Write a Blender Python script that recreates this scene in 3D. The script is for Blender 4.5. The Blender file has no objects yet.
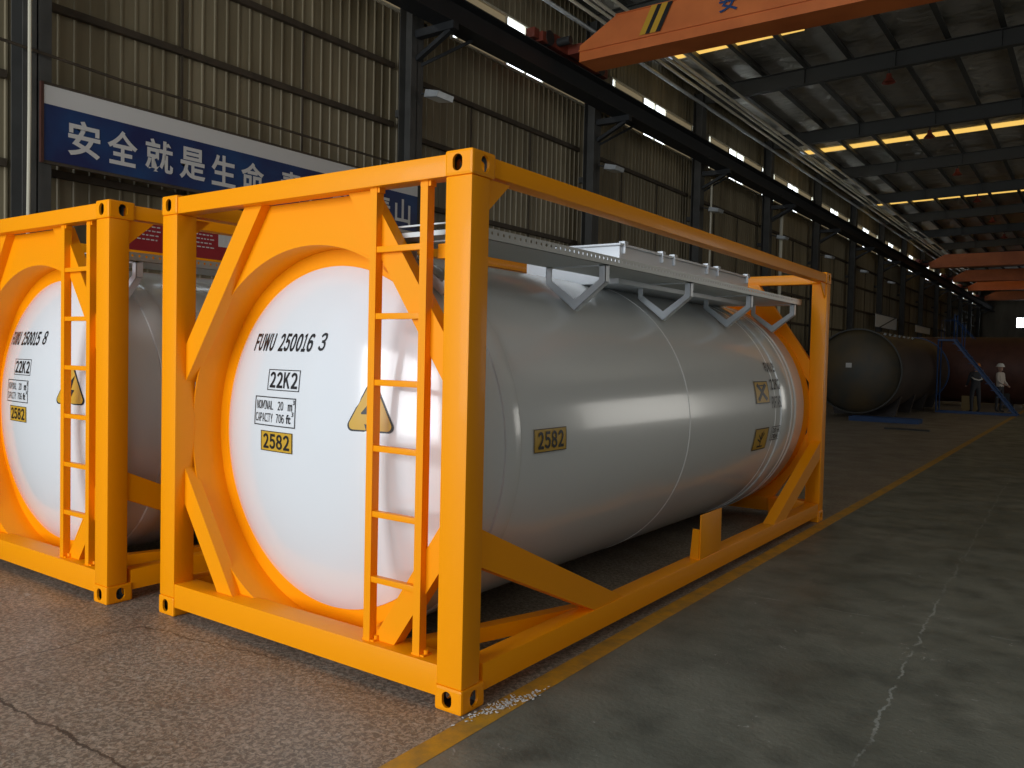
import bpy, bmesh, math, random
from mathutils import Vector, Matrix
random.seed(7)
scn = bpy.context.scene
col = scn.collection

# ------------------------------------------------------------------ camera
CAM = Vector((2.32558, -2.93227, 1.66107))
YAW, PIT, ROL = -0.617271, -0.0343807, 0.0227820
fw = Vector((math.sin(YAW)*math.cos(PIT), math.cos(YAW)*math.cos(PIT), math.sin(PIT)))
r0 = Vector((math.cos(YAW), -math.sin(YAW), 0)); u0 = r0.cross(fw)
rt = math.cos(ROL)*r0 + math.sin(ROL)*u0
up = -math.sin(ROL)*r0 + math.cos(ROL)*u0
cd = bpy.data.cameras.new('camera'); cam = bpy.data.objects.new('camera', cd); col.objects.link(cam)
cam.matrix_world = Matrix(((rt.x, up.x, -fw.x, CAM.x), (rt.y, up.y, -fw.y, CAM.y), (rt.z, up.z, -fw.z, CAM.z), (0, 0, 0, 1)))
cd.sensor_fit = 'HORIZONTAL'; cd.sensor_width = 36; cd.lens = 828.75/1024*36
cd.clip_end = 300; cd.clip_start = .05
scn.camera = cam

# ------------------------------------------------------------------ light and exposure
scn.view_settings.view_transform = 'Standard'; scn.view_settings.look = 'None'
scn.view_settings.gamma = 1; scn.view_settings.use_curve_mapping = False
scn.view_settings.exposure = 0.0
scn.cycles.use_denoising = True
scn.cycles.max_bounces = 8
scn.cycles.sample_clamp_indirect = 6
w = bpy.data.worlds.new('world'); scn.world = w; w.use_nodes = True
w.node_tree.nodes['Background'].inputs[0].default_value = (.62, .72, .85, 1)
w.node_tree.nodes['Background'].inputs[1].default_value = .5


def area(name, loc, target, sx, sy, power, color):
    ld = bpy.data.lights.new(name, 'AREA'); ld.shape = 'RECTANGLE'; ld.size = sx; ld.size_y = sy
    ld.energy = power; ld.color = color
    o = bpy.data.objects.new(name, ld); col.objects.link(o); o.location = loc
    o.rotation_euler = (Vector(target)-Vector(loc)).to_track_quat('-Z', 'Y').to_euler()
    return o


area('door_daylight', (-2.8, -11.5, 3.6), (-2.3, 0, 2.6), 9, 6, 1250, (.93, .97, 1.0))      # big open doorway behind the photographer
area('side_doorway_daylight', (15.4, 28, 3.2), (-2, 18, 3.0), 12, 5.5, 520, (1.0, .97, .90))      # open doors in the right-hand wall
area('roof_fill', (5.5, 3.0, 9.3), (2.5, 3.0, 0), 1.2, 14, 150, (1.0, .93, .78))          # added fill lamp under the roof, no roof-light strip built here


# ------------------------------------------------------------------ materials
def nt(name):
    m = bpy.data.materials.new(name); m.use_nodes = True
    t = m.node_tree; b = t.nodes['Principled BSDF']
    return m, t, b


def N(t, ty, **kw):
    n = t.nodes.new(ty)
    for k, v in kw.items(): setattr(n, k, v)
    return n


def mat(name, c, rough=.5, metal=0, coat=0, bump=0, bscale=30, var=0, vscale=3, vcol=None, spec=None):
    m, t, b = nt(name)
    b.inputs['Base Color'].default_value = (*c, 1)
    b.inputs['Roughness'].default_value = rough; b.inputs['Metallic'].default_value = metal
    b.inputs['Coat Weight'].default_value = coat; b.inputs['Coat Roughness'].default_value = .08
    if spec is not None: b.inputs['Specular IOR Level'].default_value = spec
    tc = N(t, 'ShaderNodeTexCoord')
    if var:
        no = N(t, 'ShaderNodeTexNoise'); no.inputs['Scale'].default_value = vscale; no.inputs['Detail'].default_value = 6
        t.links.new(tc.outputs['Object'], no.inputs['Vector'])
        r = N(t, 'ShaderNodeValToRGB'); r.color_ramp.elements[0].position = .38; r.color_ramp.elements[1].position = .68
        v = vcol or tuple(x*(1-var) for x in c)
        r.color_ramp.elements[0].color = (*c, 1); r.color_ramp.elements[1].color = (*v, 1)
        t.links.new(no.outputs['Fac'], r.inputs['Fac']); t.links.new(r.outputs['Color'], b.inputs['Base Color'])
    if bump:
        n2 = N(t, 'ShaderNodeTexNoise'); n2.inputs['Scale'].default_value = bscale; n2.inputs['Detail'].default_value = 4
        t.links.new(tc.outputs['Object'], n2.inputs['Vector'])
        bp = N(t, 'ShaderNodeBump'); bp.inputs['Strength'].default_value = bump; bp.inputs['Distance'].default_value = .02
        t.links.new(n2.outputs['Fac'], bp.inputs['Height']); t.links.new(bp.outputs['Normal'], b.inputs['Normal'])
    return m


def emis(name, c, s):
    m, t, b = nt(name)
    b.inputs['Base Color'].default_value = (*[x*.5 for x in c], 1)
    b.inputs['Emission Color'].default_value = (*c, 1); b.inputs['Emission Strength'].default_value = s
    return m


def perf(name, c, ax, pitch, rad, rough=.45):
    """galvanised sheet with real see-through round holes on a square pitch"""
    m, t, b = nt(name)
    b.inputs['Base Color'].default_value = (*c, 1); b.inputs['Metallic'].default_value = .55; b.inputs['Roughness'].default_value = rough
    tc = N(t, 'ShaderNodeTexCoord'); sp = N(t, 'ShaderNodeSeparateXYZ'); t.links.new(tc.outputs['Object'], sp.inputs[0])
    sq = []
    for a in ax:
        d = N(t, 'ShaderNodeMath', operation='DIVIDE'); d.inputs[1].default_value = pitch; t.links.new(sp.outputs[a], d.inputs[0])
        f = N(t, 'ShaderNodeMath', operation='FRACT'); t.links.new(d.outputs[0], f.inputs[0])
        s = N(t, 'ShaderNodeMath', operation='SUBTRACT'); s.inputs[1].default_value = .5; t.links.new(f.outputs[0], s.inputs[0])
        p = N(t, 'ShaderNodeMath', operation='MULTIPLY'); t.links.new(s.outputs[0], p.inputs[0]); t.links.new(s.outputs[0], p.inputs[1])
        sq.append(p)
    ad = N(t, 'ShaderNodeMath', operation='ADD'); t.links.new(sq[0].outputs[0], ad.inputs[0]); t.links.new(sq[1].outputs[0], ad.inputs[1])
    lt = N(t, 'ShaderNodeMath', operation='LESS_THAN'); lt.inputs[1].default_value = (rad/pitch)**2; t.links.new(ad.outputs[0], lt.inputs[0])
    tr = N(t, 'ShaderNodeBsdfTransparent'); mx = N(t, 'ShaderNodeMixShader')
    t.links.new(lt.outputs[0], mx.inputs[0]); t.links.new(b.outputs[0], mx.inputs[1]); t.links.new(tr.outputs[0], mx.inputs[2])
    t.links.new(mx.outputs[0], t.nodes['Material Output'].inputs[0])
    return m


M = {}
M['orange'] = mat('orange_paint', (1.0, .345, .0), .42, coat=.06, bump=.03, bscale=60, spec=.22)
M['head'] = mat('white_gloss', (.80, .82, .84), .14, coat=.5)
M['clad'] = mat('grey_white_cladding', (.76, .765, .745), .2, coat=.3, bump=.035, bscale=2.2)
M['band'] = mat('cladding_band', (.50, .50, .48), .3, metal=.2)
M['strap'] = mat('bright_trim', (.88, .87, .84), .25, coat=.3)
M['galv'] = mat('galvanised', (.50, .53, .55), .4, metal=.45, var=.2, vscale=8)
M['galvw'] = mat('white_galvanised', (.78, .82, .86), .38, metal=.15)
M['deck'] = perf('perforated_deck', (.62, .64, .62), (0, 1), .045, .0065)
M['lip'] = perf('perforated_lip', (.55, .57, .56), (1, 2), .05, .009)
M['black'] = mat('black_vinyl', (.012, .012, .014), .4)
M['yellow'] = mat('placard_yellow', (.62, .36, .03), .4)
M['pwhite'] = mat('decal_white', (.78, .80, .80), .4)
M['pipe'] = mat('pipe_paint', (.62, .58, .45), .4)
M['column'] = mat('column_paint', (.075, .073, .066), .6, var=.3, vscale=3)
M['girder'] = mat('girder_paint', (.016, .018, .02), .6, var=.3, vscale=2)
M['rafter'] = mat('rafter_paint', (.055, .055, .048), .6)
M['girt'] = mat('girt_rust', (.075, .055, .035), .65, var=.4)
M['crane'] = mat('crane_orange', (.74, .20, .045), .5, var=.3, vscale=1.2, vcol=(.58, .14, .03))
M['cranered'] = mat('crane_red', (.22, .045, .025), .5)
M['blue'] = mat('blue_paint', (.012, .06, .19), .5)
M['vessel'] = mat('vessel_primer', (.045, .03, .022), .5, var=.5, vscale=1.2)
M['steelhead'] = mat('vessel_head', (.12, .085, .04), .55, metal=.1, var=.6, vscale=1.1, vcol=(.055, .058, .052))
M['rust'] = mat('rust_primer', (.10, .036, .024), .6, var=.3)
M['navy'] = mat('banner_blue', (.012, .020, .095), .45, var=.5, vscale=1.4, vcol=(.012, .055, .17))
M['bwhite'] = mat('banner_white', (.66, .64, .61), .5)
M['bred'] = mat('banner_red', (.33, .012, .02), .5)
M['day'] = emis('daylight_pane', (.85, .93, 1.0), 3.2)
M['fibre'] = emis('fibreglass_fill', (.50, .40, .24), .28)
M['sky'] = emis('roof_light_sheet', (1.0, .62, .14), .95)
M['lampglass'] = mat('lamp_glass', (.85, .86, .78), .2)
M['dark'] = mat('dark_steel_and_hole_shade', (.03, .03, .03), .5)
M['wood'] = mat('crate_wood', (.28, .19, .07), .7)
M['flake'] = mat('paint_flake', (.6, .6, .58), .7)
M['skin'] = mat('skin', (.42, .24, .17), .6)
M['cream'] = mat('cream_shirt', (.55, .48, .42), .8)
M['trouser'] = mat('dark_trousers', (.03, .03, .035), .8)
M['helmetw'] = mat('white_helmet', (.75, .75, .72), .35)
M['helmeto'] = mat('orange_helmet', (.65, .2, .02), .35)
M['sheet'] = mat('pale_sheet', (.88, .90, .92), .5)


def wall_mat():
    m, t, b = nt('corrugated_sheet')
    tc = N(t, 'ShaderNodeTexCoord'); mp = N(t, 'ShaderNodeMapping'); mp.inputs['Scale'].default_value = (1, 2.2, .22)
    t.links.new(tc.outputs['Object'], mp.inputs[0])
    no = N(t, 'ShaderNodeTexNoise'); no.inputs['Scale'].default_value = 1.6; no.inputs['Detail'].default_value = 8
    t.links.new(mp.outputs[0], no.inputs['Vector'])
    r = N(t, 'ShaderNodeValToRGB'); e = r.color_ramp.elements
    e[0].position = .3; e[0].color = (.17, .135, .075, 1); e[1].position = .7; e[1].color = (.30, .25, .155, 1)
    t.links.new(no.outputs['Fac'], r.inputs['Fac']); t.links.new(r.outputs['Color'], b.inputs['Base Color'])
    b.inputs['Roughness'].default_value = .45
    return m


M['wall'] = wall_mat()


def foil_mat():
    m, t, b = nt('crumpled_foil')
    b.inputs['Base Color'].default_value = (.62, .60, .54, 1); b.inputs['Metallic'].default_value = .6; b.inputs['Roughness'].default_value = .4
    tc = N(t, 'ShaderNodeTexCoord'); mp = N(t, 'ShaderNodeMapping'); mp.inputs['Scale'].default_value = (1, 1.6, 1)
    t.links.new(tc.outputs['Object'], mp.inputs[0])
    no = N(t, 'ShaderNodeTexNoise'); no.inputs['Scale'].default_value = 1.3; no.inputs['Detail'].default_value = 7; no.inputs['Distortion'].default_value = .6
    t.links.new(mp.outputs[0], no.inputs['Vector'])
    bp = N(t, 'ShaderNodeBump'); bp.inputs['Strength'].default_value = .9; bp.inputs['Distance'].default_value = .25
    t.links.new(no.outputs['Fac'], bp.inputs['Height']); t.links.new(bp.outputs['Normal'], b.inputs['Normal'])
    return m


M['foil'] = foil_mat()

def floor_mat():
    m, t, b = nt('worn_concrete')
    geo = N(t, 'ShaderNodeNewGeometry'); pos = geo.outputs['Position']
    sp = N(t, 'ShaderNodeSeparateXYZ'); t.links.new(pos, sp.inputs[0])

    def noise(s, d=8, dist=0., rough=.55):
        n = N(t, 'ShaderNodeTexNoise'); n.inputs['Scale'].default_value = s; n.inputs['Detail'].default_value = d
        n.inputs['Distortion'].default_value = dist; n.inputs['Roughness'].default_value = rough
        t.links.new(pos, n.inputs['Vector']); return n.outputs['Fac']

    def ramp(f, p0, c0, p1, c1):
        r = N(t, 'ShaderNodeValToRGB'); e = r.color_ramp.elements
        e[0].position = p0; e[0].color = (*c0, 1); e[1].position = p1; e[1].color = (*c1, 1)
        t.links.new(f, r.inputs[0]); return r.outputs[0]

    def mixc(f, a, c, kind='MIX'):
        x = N(t, 'ShaderNodeMix', data_type='RGBA', blend_type=kind)
        if hasattr(f, 'links'): t.links.new(f, x.inputs[0])
        else: x.inputs[0].default_value = f
        for s, i in ((a, 6), (c, 7)):
            if hasattr(s, 'links'): t.links.new(s, x.inputs[i])
            else: x.inputs[i].default_value = (*s, 1)
        return x.outputs[2]

    def math_(op, a, c=None):
        n = N(t, 'ShaderNodeMath', operation=op)
        for s, i in ((a, 0), (c, 1)):
            if s is None: continue
            if hasattr(s, 'links'): t.links.new(s, n.inputs[i])
            else: n.inputs[i].default_value = s
        return n.outputs[0]
    warm = ramp(noise(1.3), .35, (.25, .205, .155), .68, (.38, .32, .25))
    green = ramp(noise(1.0), .35, (.125, .130, .105), .70, (.22, .22, .18))
    warm = mixc(ramp(noise(38, 3, rough=.7), .48, (0, 0, 0), .72, (1, 1, 1)), warm, mixc(.7, warm, (.52, .46, .38)))
    warm = mixc(ramp(noise(45, 3, .8, .7), .45, (1, 1, 1), .56, (0, 0, 0)), warm, mixc(.65, warm, (.05, .04, .03)))
    green = mixc(ramp(noise(22, 5, rough=.8), .60, (0, 0, 0), .80, (1, 1, 1)), green, (.21, .21, .18))
    green = mixc(ramp(noise(3.2, 6), .45, (0, 0, 0), .75, (.7, .7, .7)), green, (.045, .048, .04))
    # edge between painted aisle (x > .15) and rough bay, wandering a little
    edge = math_('ADD', sp.outputs[0], math_('MULTIPLY', math_('SUBTRACT', noise(1.7), .5), .12))
    side = ramp(math_('ADD', edge, .42), .5, (0, 0, 0), .56, (1, 1, 1))
    c = mixc(side, warm, green)
    # white flecks of old paint
    fl = math_('MULTIPLY', ramp(noise(9, 3, 1.5, .75), .645, (0, 0, 0), .68, (1, 1, 1)), ramp(noise(2.0, 2), .5, (0, 0, 0), .6, (1, 1, 1)))
    c = mixc(fl, c, (.34, .34, .31))
    # cracks: distance to straight segments, jittered by noise
    jx = math_('MULTIPLY', math_('SUBTRACT', noise(2.6, 6, rough=.7), .5), .16)
    jy = math_('MULTIPLY', math_('SUBTRACT', noise(3.7, 6, rough=.7), .5), .16)
    X = math_('ADD', sp.outputs[0], jx); Y = math_('ADD', sp.outputs[1], jy)
    for (x0, y0, x1, y1, wd, colr) in CRACKS:
        L = math.hypot(x1-x0, y1-y0); dx, dy = (x1-x0)/L, (y1-y0)/L
        ax = math_('SUBTRACT', X, x0); ay = math_('SUBTRACT', Y, y0)
        al = math_('ADD', math_('MULTIPLY', ax, dx), math_('MULTIPLY', ay, dy))
        pe = math_('ABSOLUTE', math_('SUBTRACT', math_('MULTIPLY', ax, dy), math_('MULTIPLY', ay, dx)))
        ins = math_('MULTIPLY', math_('GREATER_THAN', al, 0), math_('LESS_THAN', al, L))
        k = math_('MULTIPLY', math_('LESS_THAN', pe, wd), ins)
        k = math_('MULTIPLY', k, ramp(noise(5, 4), .40, (0, 0, 0), .52, (.9, .9, .9)) if colr[0] > .1 else .85)
        c = mixc(k, c, colr)
    t.links.new(c, b.inputs['Base Color'])
    rr = ramp(noise(2.4), .3, (.38,)*3, .7, (.62,)*3); t.links.new(rr, b.inputs['Roughness'])
    b.inputs['Specular IOR Level'].default_value = .4
    bp = N(t, 'ShaderNodeBump'); bp.inputs['Strength'].default_value = .35; bp.inputs['Distance'].default_value = .012
    t.links.new(math_('ADD', math_('MULTIPLY', noise(40, 4), .6), noise(9, 5)), bp.inputs['Height']); t.links.new(bp.outputs[0], b.inputs['Normal'])
    return m


CRACKS = [
    (-4.2, -1.22, .2, -1.16, .008, (.035, .03, .025)),
    (-2.30, -1.15, -2.28, -.21, .006, (.06, .05, .04)),
    (-2.28, -.21, -1.2, -.05, .006, (.06, .05, .04)),
    (1.60, -.4, 1.45, 3.6, .006, (.33, .34, .31)),
    (1.45, 3.6, 1.28, 11.5, .008, (.22, .23, .20)),
    (.2, 2.8, 2.6, 2.95, .006, (.26, .27, .24)),
    (-1.5, 11.05, .0, 10.75, .025, (.27, .26, .24)),
]
M['floor'] = floor_mat()


def line_mat():
    m, t, b = nt('worn_line_paint')
    geo = N(t, 'ShaderNodeNewGeometry')
    no = N(t, 'ShaderNodeTexNoise'); no.inputs['Scale'].default_value = 6; no.inputs['Detail'].default_value = 8; no.inputs['Roughness'].default_value = .7
    t.links.new(geo.outputs['Position'], no.inputs[0])
    r = N(t, 'ShaderNodeValToRGB'); e = r.color_ramp.elements
    e[0].position = .40; e[0].color = (.58, .29, .02, 1); e[1].position = .70; e[1].color = (.26, .17, .05, 1)
    t.links.new(no.outputs[0], r.inputs[0]); t.links.new(r.outputs[0], b.inputs['Base Color']); b.inputs['Roughness'].default_value = .5
    return m


M['line'] = line_mat()


# ------------------------------------------------------------------ mesh helpers
class MB:
    def __init__(s): s.bm = bmesh.new(); s.smooth = False

    def box(s, x0, x1, y0, y1, z0, z1, bev=0):
        g = bmesh.new(); bmesh.ops.create_cube(g, size=1)
        for v in g.verts: v.co = Vector(((x0+x1)/2+v.co.x*(x1-x0), (y0+y1)/2+v.co.y*(y1-y0), (z0+z1)/2+v.co.z*(z1-z0)))
        if bev: bmesh.ops.bevel(g, geom=g.edges[:], offset=bev, segments=2, profile=.6, affect='EDGES')
        s.merge(g); return s

    def merge(s, g, mtx=None):
        me = bpy.data.meshes.new('tmp'); g.to_mesh(me); g.free()
        if mtx: me.transform(mtx)
        s.bm.from_mesh(me); bpy.data.meshes.remove(me)

    def prism(s, pts, a, b, plane='xz'):
        """polygon in a plane, extruded along the third axis from a to b"""
        def P(p, h):
            return {'xz': Vector((p[0], h, p[1])), 'yz': Vector((h, p[0], p[1])), 'xy': Vector((p[0], p[1], h))}[plane]
        A = [s.bm.verts.new(P(p, a)) for p in pts]; B = [s.bm.verts.new(P(p, b)) for p in pts]
        n = len(pts)
        fs = [s.bm.faces.new(A), s.bm.faces.new(B[::-1])]
        for i in range(n): fs.append(s.bm.faces.new((A[i], B[i], B[(i+1) % n], A[(i+1) % n])))
        bmesh.ops.recalc_face_normals(s.bm, faces=fs); return s

    def bar(s, p, q, wd, ht, upv=(0, 0, 1), bev=0):
        p, q = Vector(p), Vector(q); d = (q-p); L = d.length; d.normalize()
        x = d.cross(Vector(upv)).normalized(); z = x.cross(d).normalized()
        g = bmesh.new(); bmesh.ops.create_cube(g, size=1)
        for v in g.verts: v.co = (p+q)/2 + d*(v.co.y*L) + x*(v.co.x*wd) + z*(v.co.z*ht)
        if bev: bmesh.ops.bevel(g, geom=g.edges[:], offset=bev, segments=1, affect='EDGES')
        s.merge(g); return s

    def tube(s, path, r, n=10):
        path = [Vector(p) for p in path]; rings = []
        for i, p in enumerate(path):
            d = (path[min(i+1, len(path)-1)]-path[max(i-1, 0)]).normalized()
            a = Vector((0, 0, 1)) if abs(d.z) < .9 else Vector((1, 0, 0))
            x = d.cross(a).normalized(); y = d.cross(x)
            rings.append([s.bm.verts.new(p+x*(r*math.cos(2*math.pi*k/n))+y*(r*math.sin(2*math.pi*k/n))) for k in range(n)])
        for a, b in zip(rings, rings[1:]):
            for k in range(n):
                f = s.bm.faces.new((a[k], a[(k+1) % n], b[(k+1) % n], b[k])); f.smooth = True
        s.bm.faces.new(rings[0][::-1]); s.bm.faces.new(rings[-1]); return s

    def rev(s, prof, cx, cz, n=96, closed=False, axis='y'):
        """profile of (radius, along) revolved about an axis parallel to y (or x / z)"""
        rings = []
        for (r, y) in prof:
            if r < 1e-6:
                c = {'y': (cx, y, cz), 'x': (y, cx, cz), 'z': (cx, cz, y)}[axis]
                rings.append([s.bm.verts.new(c)])
            else:
                R_ = []
                for k in range(n):
                    a = 2*math.pi*k/n; u, v = r*math.cos(a), r*math.sin(a)
                    R_.append(s.bm.verts.new({'y': (cx+u, y, cz+v), 'x': (y, cx+u, cz+v), 'z': (cx+u, cz+v, y)}[axis]))
                rings.append(R_)
        if closed: rings.append(rings[0])
        fs = []
        for a, b in zip(rings, rings[1:]):
            for k in range(n):
                l = (k+1) % n
                if len(a) == 1: f = s.bm.faces.new((a[0], b[k], b[l]))
                elif len(b) == 1: f = s.bm.faces.new((a[k], a[l], b[0]))
                else: f = s.bm.faces.new((a[k], a[l], b[l], b[k]))
                f.smooth = True; fs.append(f)
        bmesh.ops.recalc_face_normals(s.bm, faces=fs); return s

    def grid(s, fn, nu, nv):
        V = [[s.bm.verts.new(fn(i/nu, j/nv)) for j in range(nv+1)] for i in range(nu+1)]
        for i in range(nu):
            for j in range(nv):
                s.bm.faces.new((V[i][j], V[i+1][j], V[i+1][j+1], V[i][j+1])).smooth = True
        return s

    def build(s, name, m, parent=None, sharp=math.radians(35)):
        me = bpy.data.meshes.new(name); s.bm.to_mesh(me); s.bm.free()
        me.materials.append(M[m] if isinstance(m, str) else m)
        me.set_sharp_from_angle(angle=sharp)
        o = bpy.data.objects.new(name, me); col.objects.link(o)
        if parent: o.parent = parent
        return o


def tag(o, label=None, cat=None, group=None, kind=None):
    if label: o['label'] = label
    if cat: o['category'] = cat
    if group: o['group'] = group
    if kind: o['kind'] = kind
    return o


def struct(o): o['kind'] = 'structure'; return o


def empty(name, loc=(0, 0, 0), rz=0, parent=None):
    o = bpy.data.objects.new(name, None); col.objects.link(o); o.location = loc; o.rotation_euler = (0, 0, rz)
    o.empty_display_size = .1
    if parent: o.parent = parent
    return o


def copy_tree(o, parent=None):
    c = o.copy(); col.objects.link(c); c.parent = parent
    for ch in [x for x in bpy.data.objects if x.parent == o]: copy_tree(ch, c)
    return c


def eval_mesh(o):
    dg = bpy.context.evaluated_depsgraph_get(); dg.update()
    return bpy.data.meshes.new_from_object(o.evaluated_get(dg))


_tc = {}


def text_data(s, bold=.0, shear=0):
    """outline of a line of text, as (verts, faces), height-normalised later"""
    k = (s, bold, shear)
    if k in _tc: return _tc[k]
    c = bpy.data.curves.new('t', 'FONT'); c.body = s; c.size = 1; c.offset = bold; c.shear = shear; c.resolution_u = 4
    o = bpy.data.objects.new('t', c); col.objects.link(o)
    me = eval_mesh(o)
    bm = bmesh.new(); bm.from_mesh(me); bmesh.ops.triangulate(bm, faces=bm.faces[:])
    if len(s) == 1: bmesh.ops.subdivide_edges(bm, edges=[e for e in bm.edges if e.calc_length() > .25], cuts=3, use_grid_fill=True); bmesh.ops.triangulate(bm, faces=bm.faces[:])
    bm.verts.index_update(); bm.verts.ensure_lookup_table()
    vs = [(v.co.x, v.co.y) for v in bm.verts]; fs = [[v.index for v in f.verts] for f in bm.faces]
    bm.free(); bpy.data.objects.remove(o); bpy.data.meshes.remove(me); bpy.data.curves.remove(c)
    xs = [v[0] for v in vs]; ys = [v[1] for v in vs]
    x0, x1, y0, y1 = min(xs), max(xs), min(ys), max(ys)
    vs = [((x-x0)/(x1-x0), (y-y0)/(y1-y0)) for x, y in vs]
    _tc[k] = (vs, fs); return _tc[k]


def put_text(mb, s, u0, u1, v0, v1, fn, bold=.012, shear=0):
    vs, fs = text_data(s, bold, shear)
    V = [mb.bm.verts.new(fn(u0+(u1-u0)*x, v0+(v1-v0)*y)) for x, y in vs]
    for f in fs:
        try: mb.bm.faces.new([V[i] for i in f])
        except ValueError: pass


def put_cells(mb, s, u0, u1, v0, v1, fn, bold=.03, fill=.84, shear=0):
    """condensed signage capitals: one glyph per cell, each stretched to the cell"""
    W_ = [{'I': .45, '1': .72, 'W': 1.4, 'M': 1.3, ' ': .8}.get(c, 1) for c in s]
    cw = (u1-u0)/(sum(W_)-(1-fill)); a = u0
    for c, k in zip(s, W_):
        wd = cw*(k-(1-fill))
        if c != ' ':
            put_text(mb, chr(ord(c)+0xFEE0), a, a+wd, v0, v1, lambda u, v: fn(u+shear*(v-v0), v), bold)
        a += cw*k


def put_rect(mb, u0, u1, v0, v1, fn, n=6):
    mb.grid(lambda a, b: fn(u0+(u1-u0)*a, v0+(v1-v0)*b), n, n)


def put_poly(mb, pts, fn, rings=4):
    cx = sum(p[0] for p in pts)/len(pts); cy = sum(p[1] for p in pts)/len(pts)
    prev = [mb.bm.verts.new(fn(cx, cy))]; n = len(pts)
    for r in range(1, rings+1):
        k = r/rings
        cur = [mb.bm.verts.new(fn(cx+(p[0]-cx)*k, cy+(p[1]-cy)*k)) for p in pts]
        for i in range(n):
            j = (i+1) % n
            if len(prev) == 1: mb.bm.faces.new((prev[0], cur[i], cur[j]))
            else: mb.bm.faces.new((prev[i], cur[i], cur[j], prev[j]))
        prev = cur


def frame_rects(mb, u0, u1, v0, v1, t, fn):
    put_rect(mb, u0, u1, v0, v0+t, fn); put_rect(mb, u0, u1, v1-t, v1, fn)
    put_rect(mb, u0, u0+t, v0, v1, fn); put_rect(mb, u1-t, u1, v0, v1, fn)


# ================================================================== THE HALL
HY0, HY1 = -6.0, 92.0
XW = -7.75
cols_y = [1.50+6.13*k for k in range(-1, 15)]


def zr(x): return .022*(x+6.75)    # slight roof fall


mb = MB(); mb.grid(lambda a, b: Vector((-8.2+a*24.4, -11+b*103.5, 0)), 2, 2)
f = mb.build('floor', 'floor'); struct(f)


def corrugated(name, x, z0, z1, y0=HY0, y1=HY1, sgn=1, m='wall'):
    mb = MB(); y = y0; pts = []
    while y < y1:
        pts += [(x, y), (x, y+.140), (x+sgn*.018, y+.150), (x+sgn*.018, y+.172), (x, y+.182)]; y += .19
    A = [mb.bm.verts.new((p[0], p[1], z0)) for p in pts]; B = [mb.bm.verts.new((p[0], p[1], z1)) for p in pts]
    for i in range(len(pts)-1): mb.bm.faces.new((A[i], A[i+1], B[i+1], B[i]))
    return struct(mb.build(name, m))


corrugated('wall_left_lower', XW, 0, 7.55)
corrugated('wall_left_upper', XW, 8.5, 9.7)
corrugated('wall_right', 16, 0, 10.4, sgn=-1)
mb = MB(); mb.box(-8, -4.62, 92, 92.1, 0, 10.4); mb.box(-3.5, 16, 92, 92.1, 0, 10.4)
mb.box(-4.62, -3.5, 92, 92.1, 0, 5.5); mb.box(-4.62, -3.5, 92, 92.1, 6.5, 10.4)
struct(mb.build('wall_far', 'wall'))
fr = MB(); fr.box(-4.65, -3.47, 91.95, 92, 5.47, 5.53); fr.box(-4.65, -3.47, 91.95, 92, 6.47, 6.53)
fr.box(-4.65, -4.59, 91.95, 92, 5.5, 6.5); fr.box(-3.53, -3.47, 91.95, 92, 5.5, 6.5); fr.box(-4.12, -4.05, 91.95, 92, 5.5, 6.5)
wf = struct(fr.build('window_50', 'dark'))
pn = MB(); pn.box(-4.6, -3.5, 92.0, 92.04, 5.5, 6.5); pn.build('pane', emis('far_day', (.9, .95, 1), 6), wf)

# roof deck of foil insulation, split at the roof-light strips
SKY = [(5.2, 5.75), (17.35, 17.85), (29.45, 30.0), (41.5, 42.3), (53.6, 54.7), (66, 67.1)]
cuts = [HY0]+[v for s in SKY for v in s]+[HY1]
mb = MB()
for i in range(0, len(cuts)-1, 2):
    y0, y1 = cuts[i], cuts[i+1]
    mb.box(-7.9, 4, y0, y1, 9.72, 9.74)
mb.box(-3.9, 4, 17.35, 17.85, 9.72, 9.74)
for v in mb.bm.verts: v.co.z += zr(v.co.x)
mb2 = MB()
mb2.box(4, 16, HY0, HY1, 9.72, 9.74)
for v in mb2.bm.verts: v.co.z += zr(v.co.x)
struct(mb.build('ceiling', 'foil')); struct(mb2.build('ceiling_far_side', 'foil'))
for i, (y0, y1) in enumerate(SKY):
    mb = MB(); mb.box(-7.3, -3.9 if i == 1 else 4, y0, y1, 9.70, 9.72)
    for v in mb.bm.verts: v.co.z += zr(v.co.x)
    struct(mb.build('window_%d' % (60+i), 'sky'))

# purlins (Z sections) and rafters (I sections)
xp = [-7.5, -6.62, -5.58, -4.45, -3.33, -2.2, -1.05, .12, 1.3, 2.5, 3.7]
for i, x in enumerate(xp):
    mb = MB(); z = 9.50+zr(x)
    mb.box(x-.005, x+.005, HY0, HY1, z, z+.2).box(x, x+.075, HY0, HY1, z, z+.008).box(x-.075, x, HY0, HY1, z+.19, z+.198)
    mb.box(x-.03, x+.10, HY0, HY1, z-.01, z+.02)
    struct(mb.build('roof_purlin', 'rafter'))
for j, y in enumerate(cols_y):
    mb = MB()
    zb, zt = 9.05, 9.48
    L0, L1 = -7.4, 8.0
    for (a, b, c, d) in ((y-.10, y+.10, zb, zb+.018), (y-.10, y+.10, zt-.018, zt), (y-.006, y+.006, zb, zt)):
        mb.box(L0, L1, a, b, c, d)
    for x in xp[1:]:
        if xp.index(x) % 2: mb.box(x-.006, x+.006, y-.095, y+.095, zb, zt)
    for v in mb.bm.verts: v.co.z += zr(v.co.x)
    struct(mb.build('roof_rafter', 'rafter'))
for i, x in enumerate([-6.1, -5.0]):        # sag rods between purlins
    pass

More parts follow.
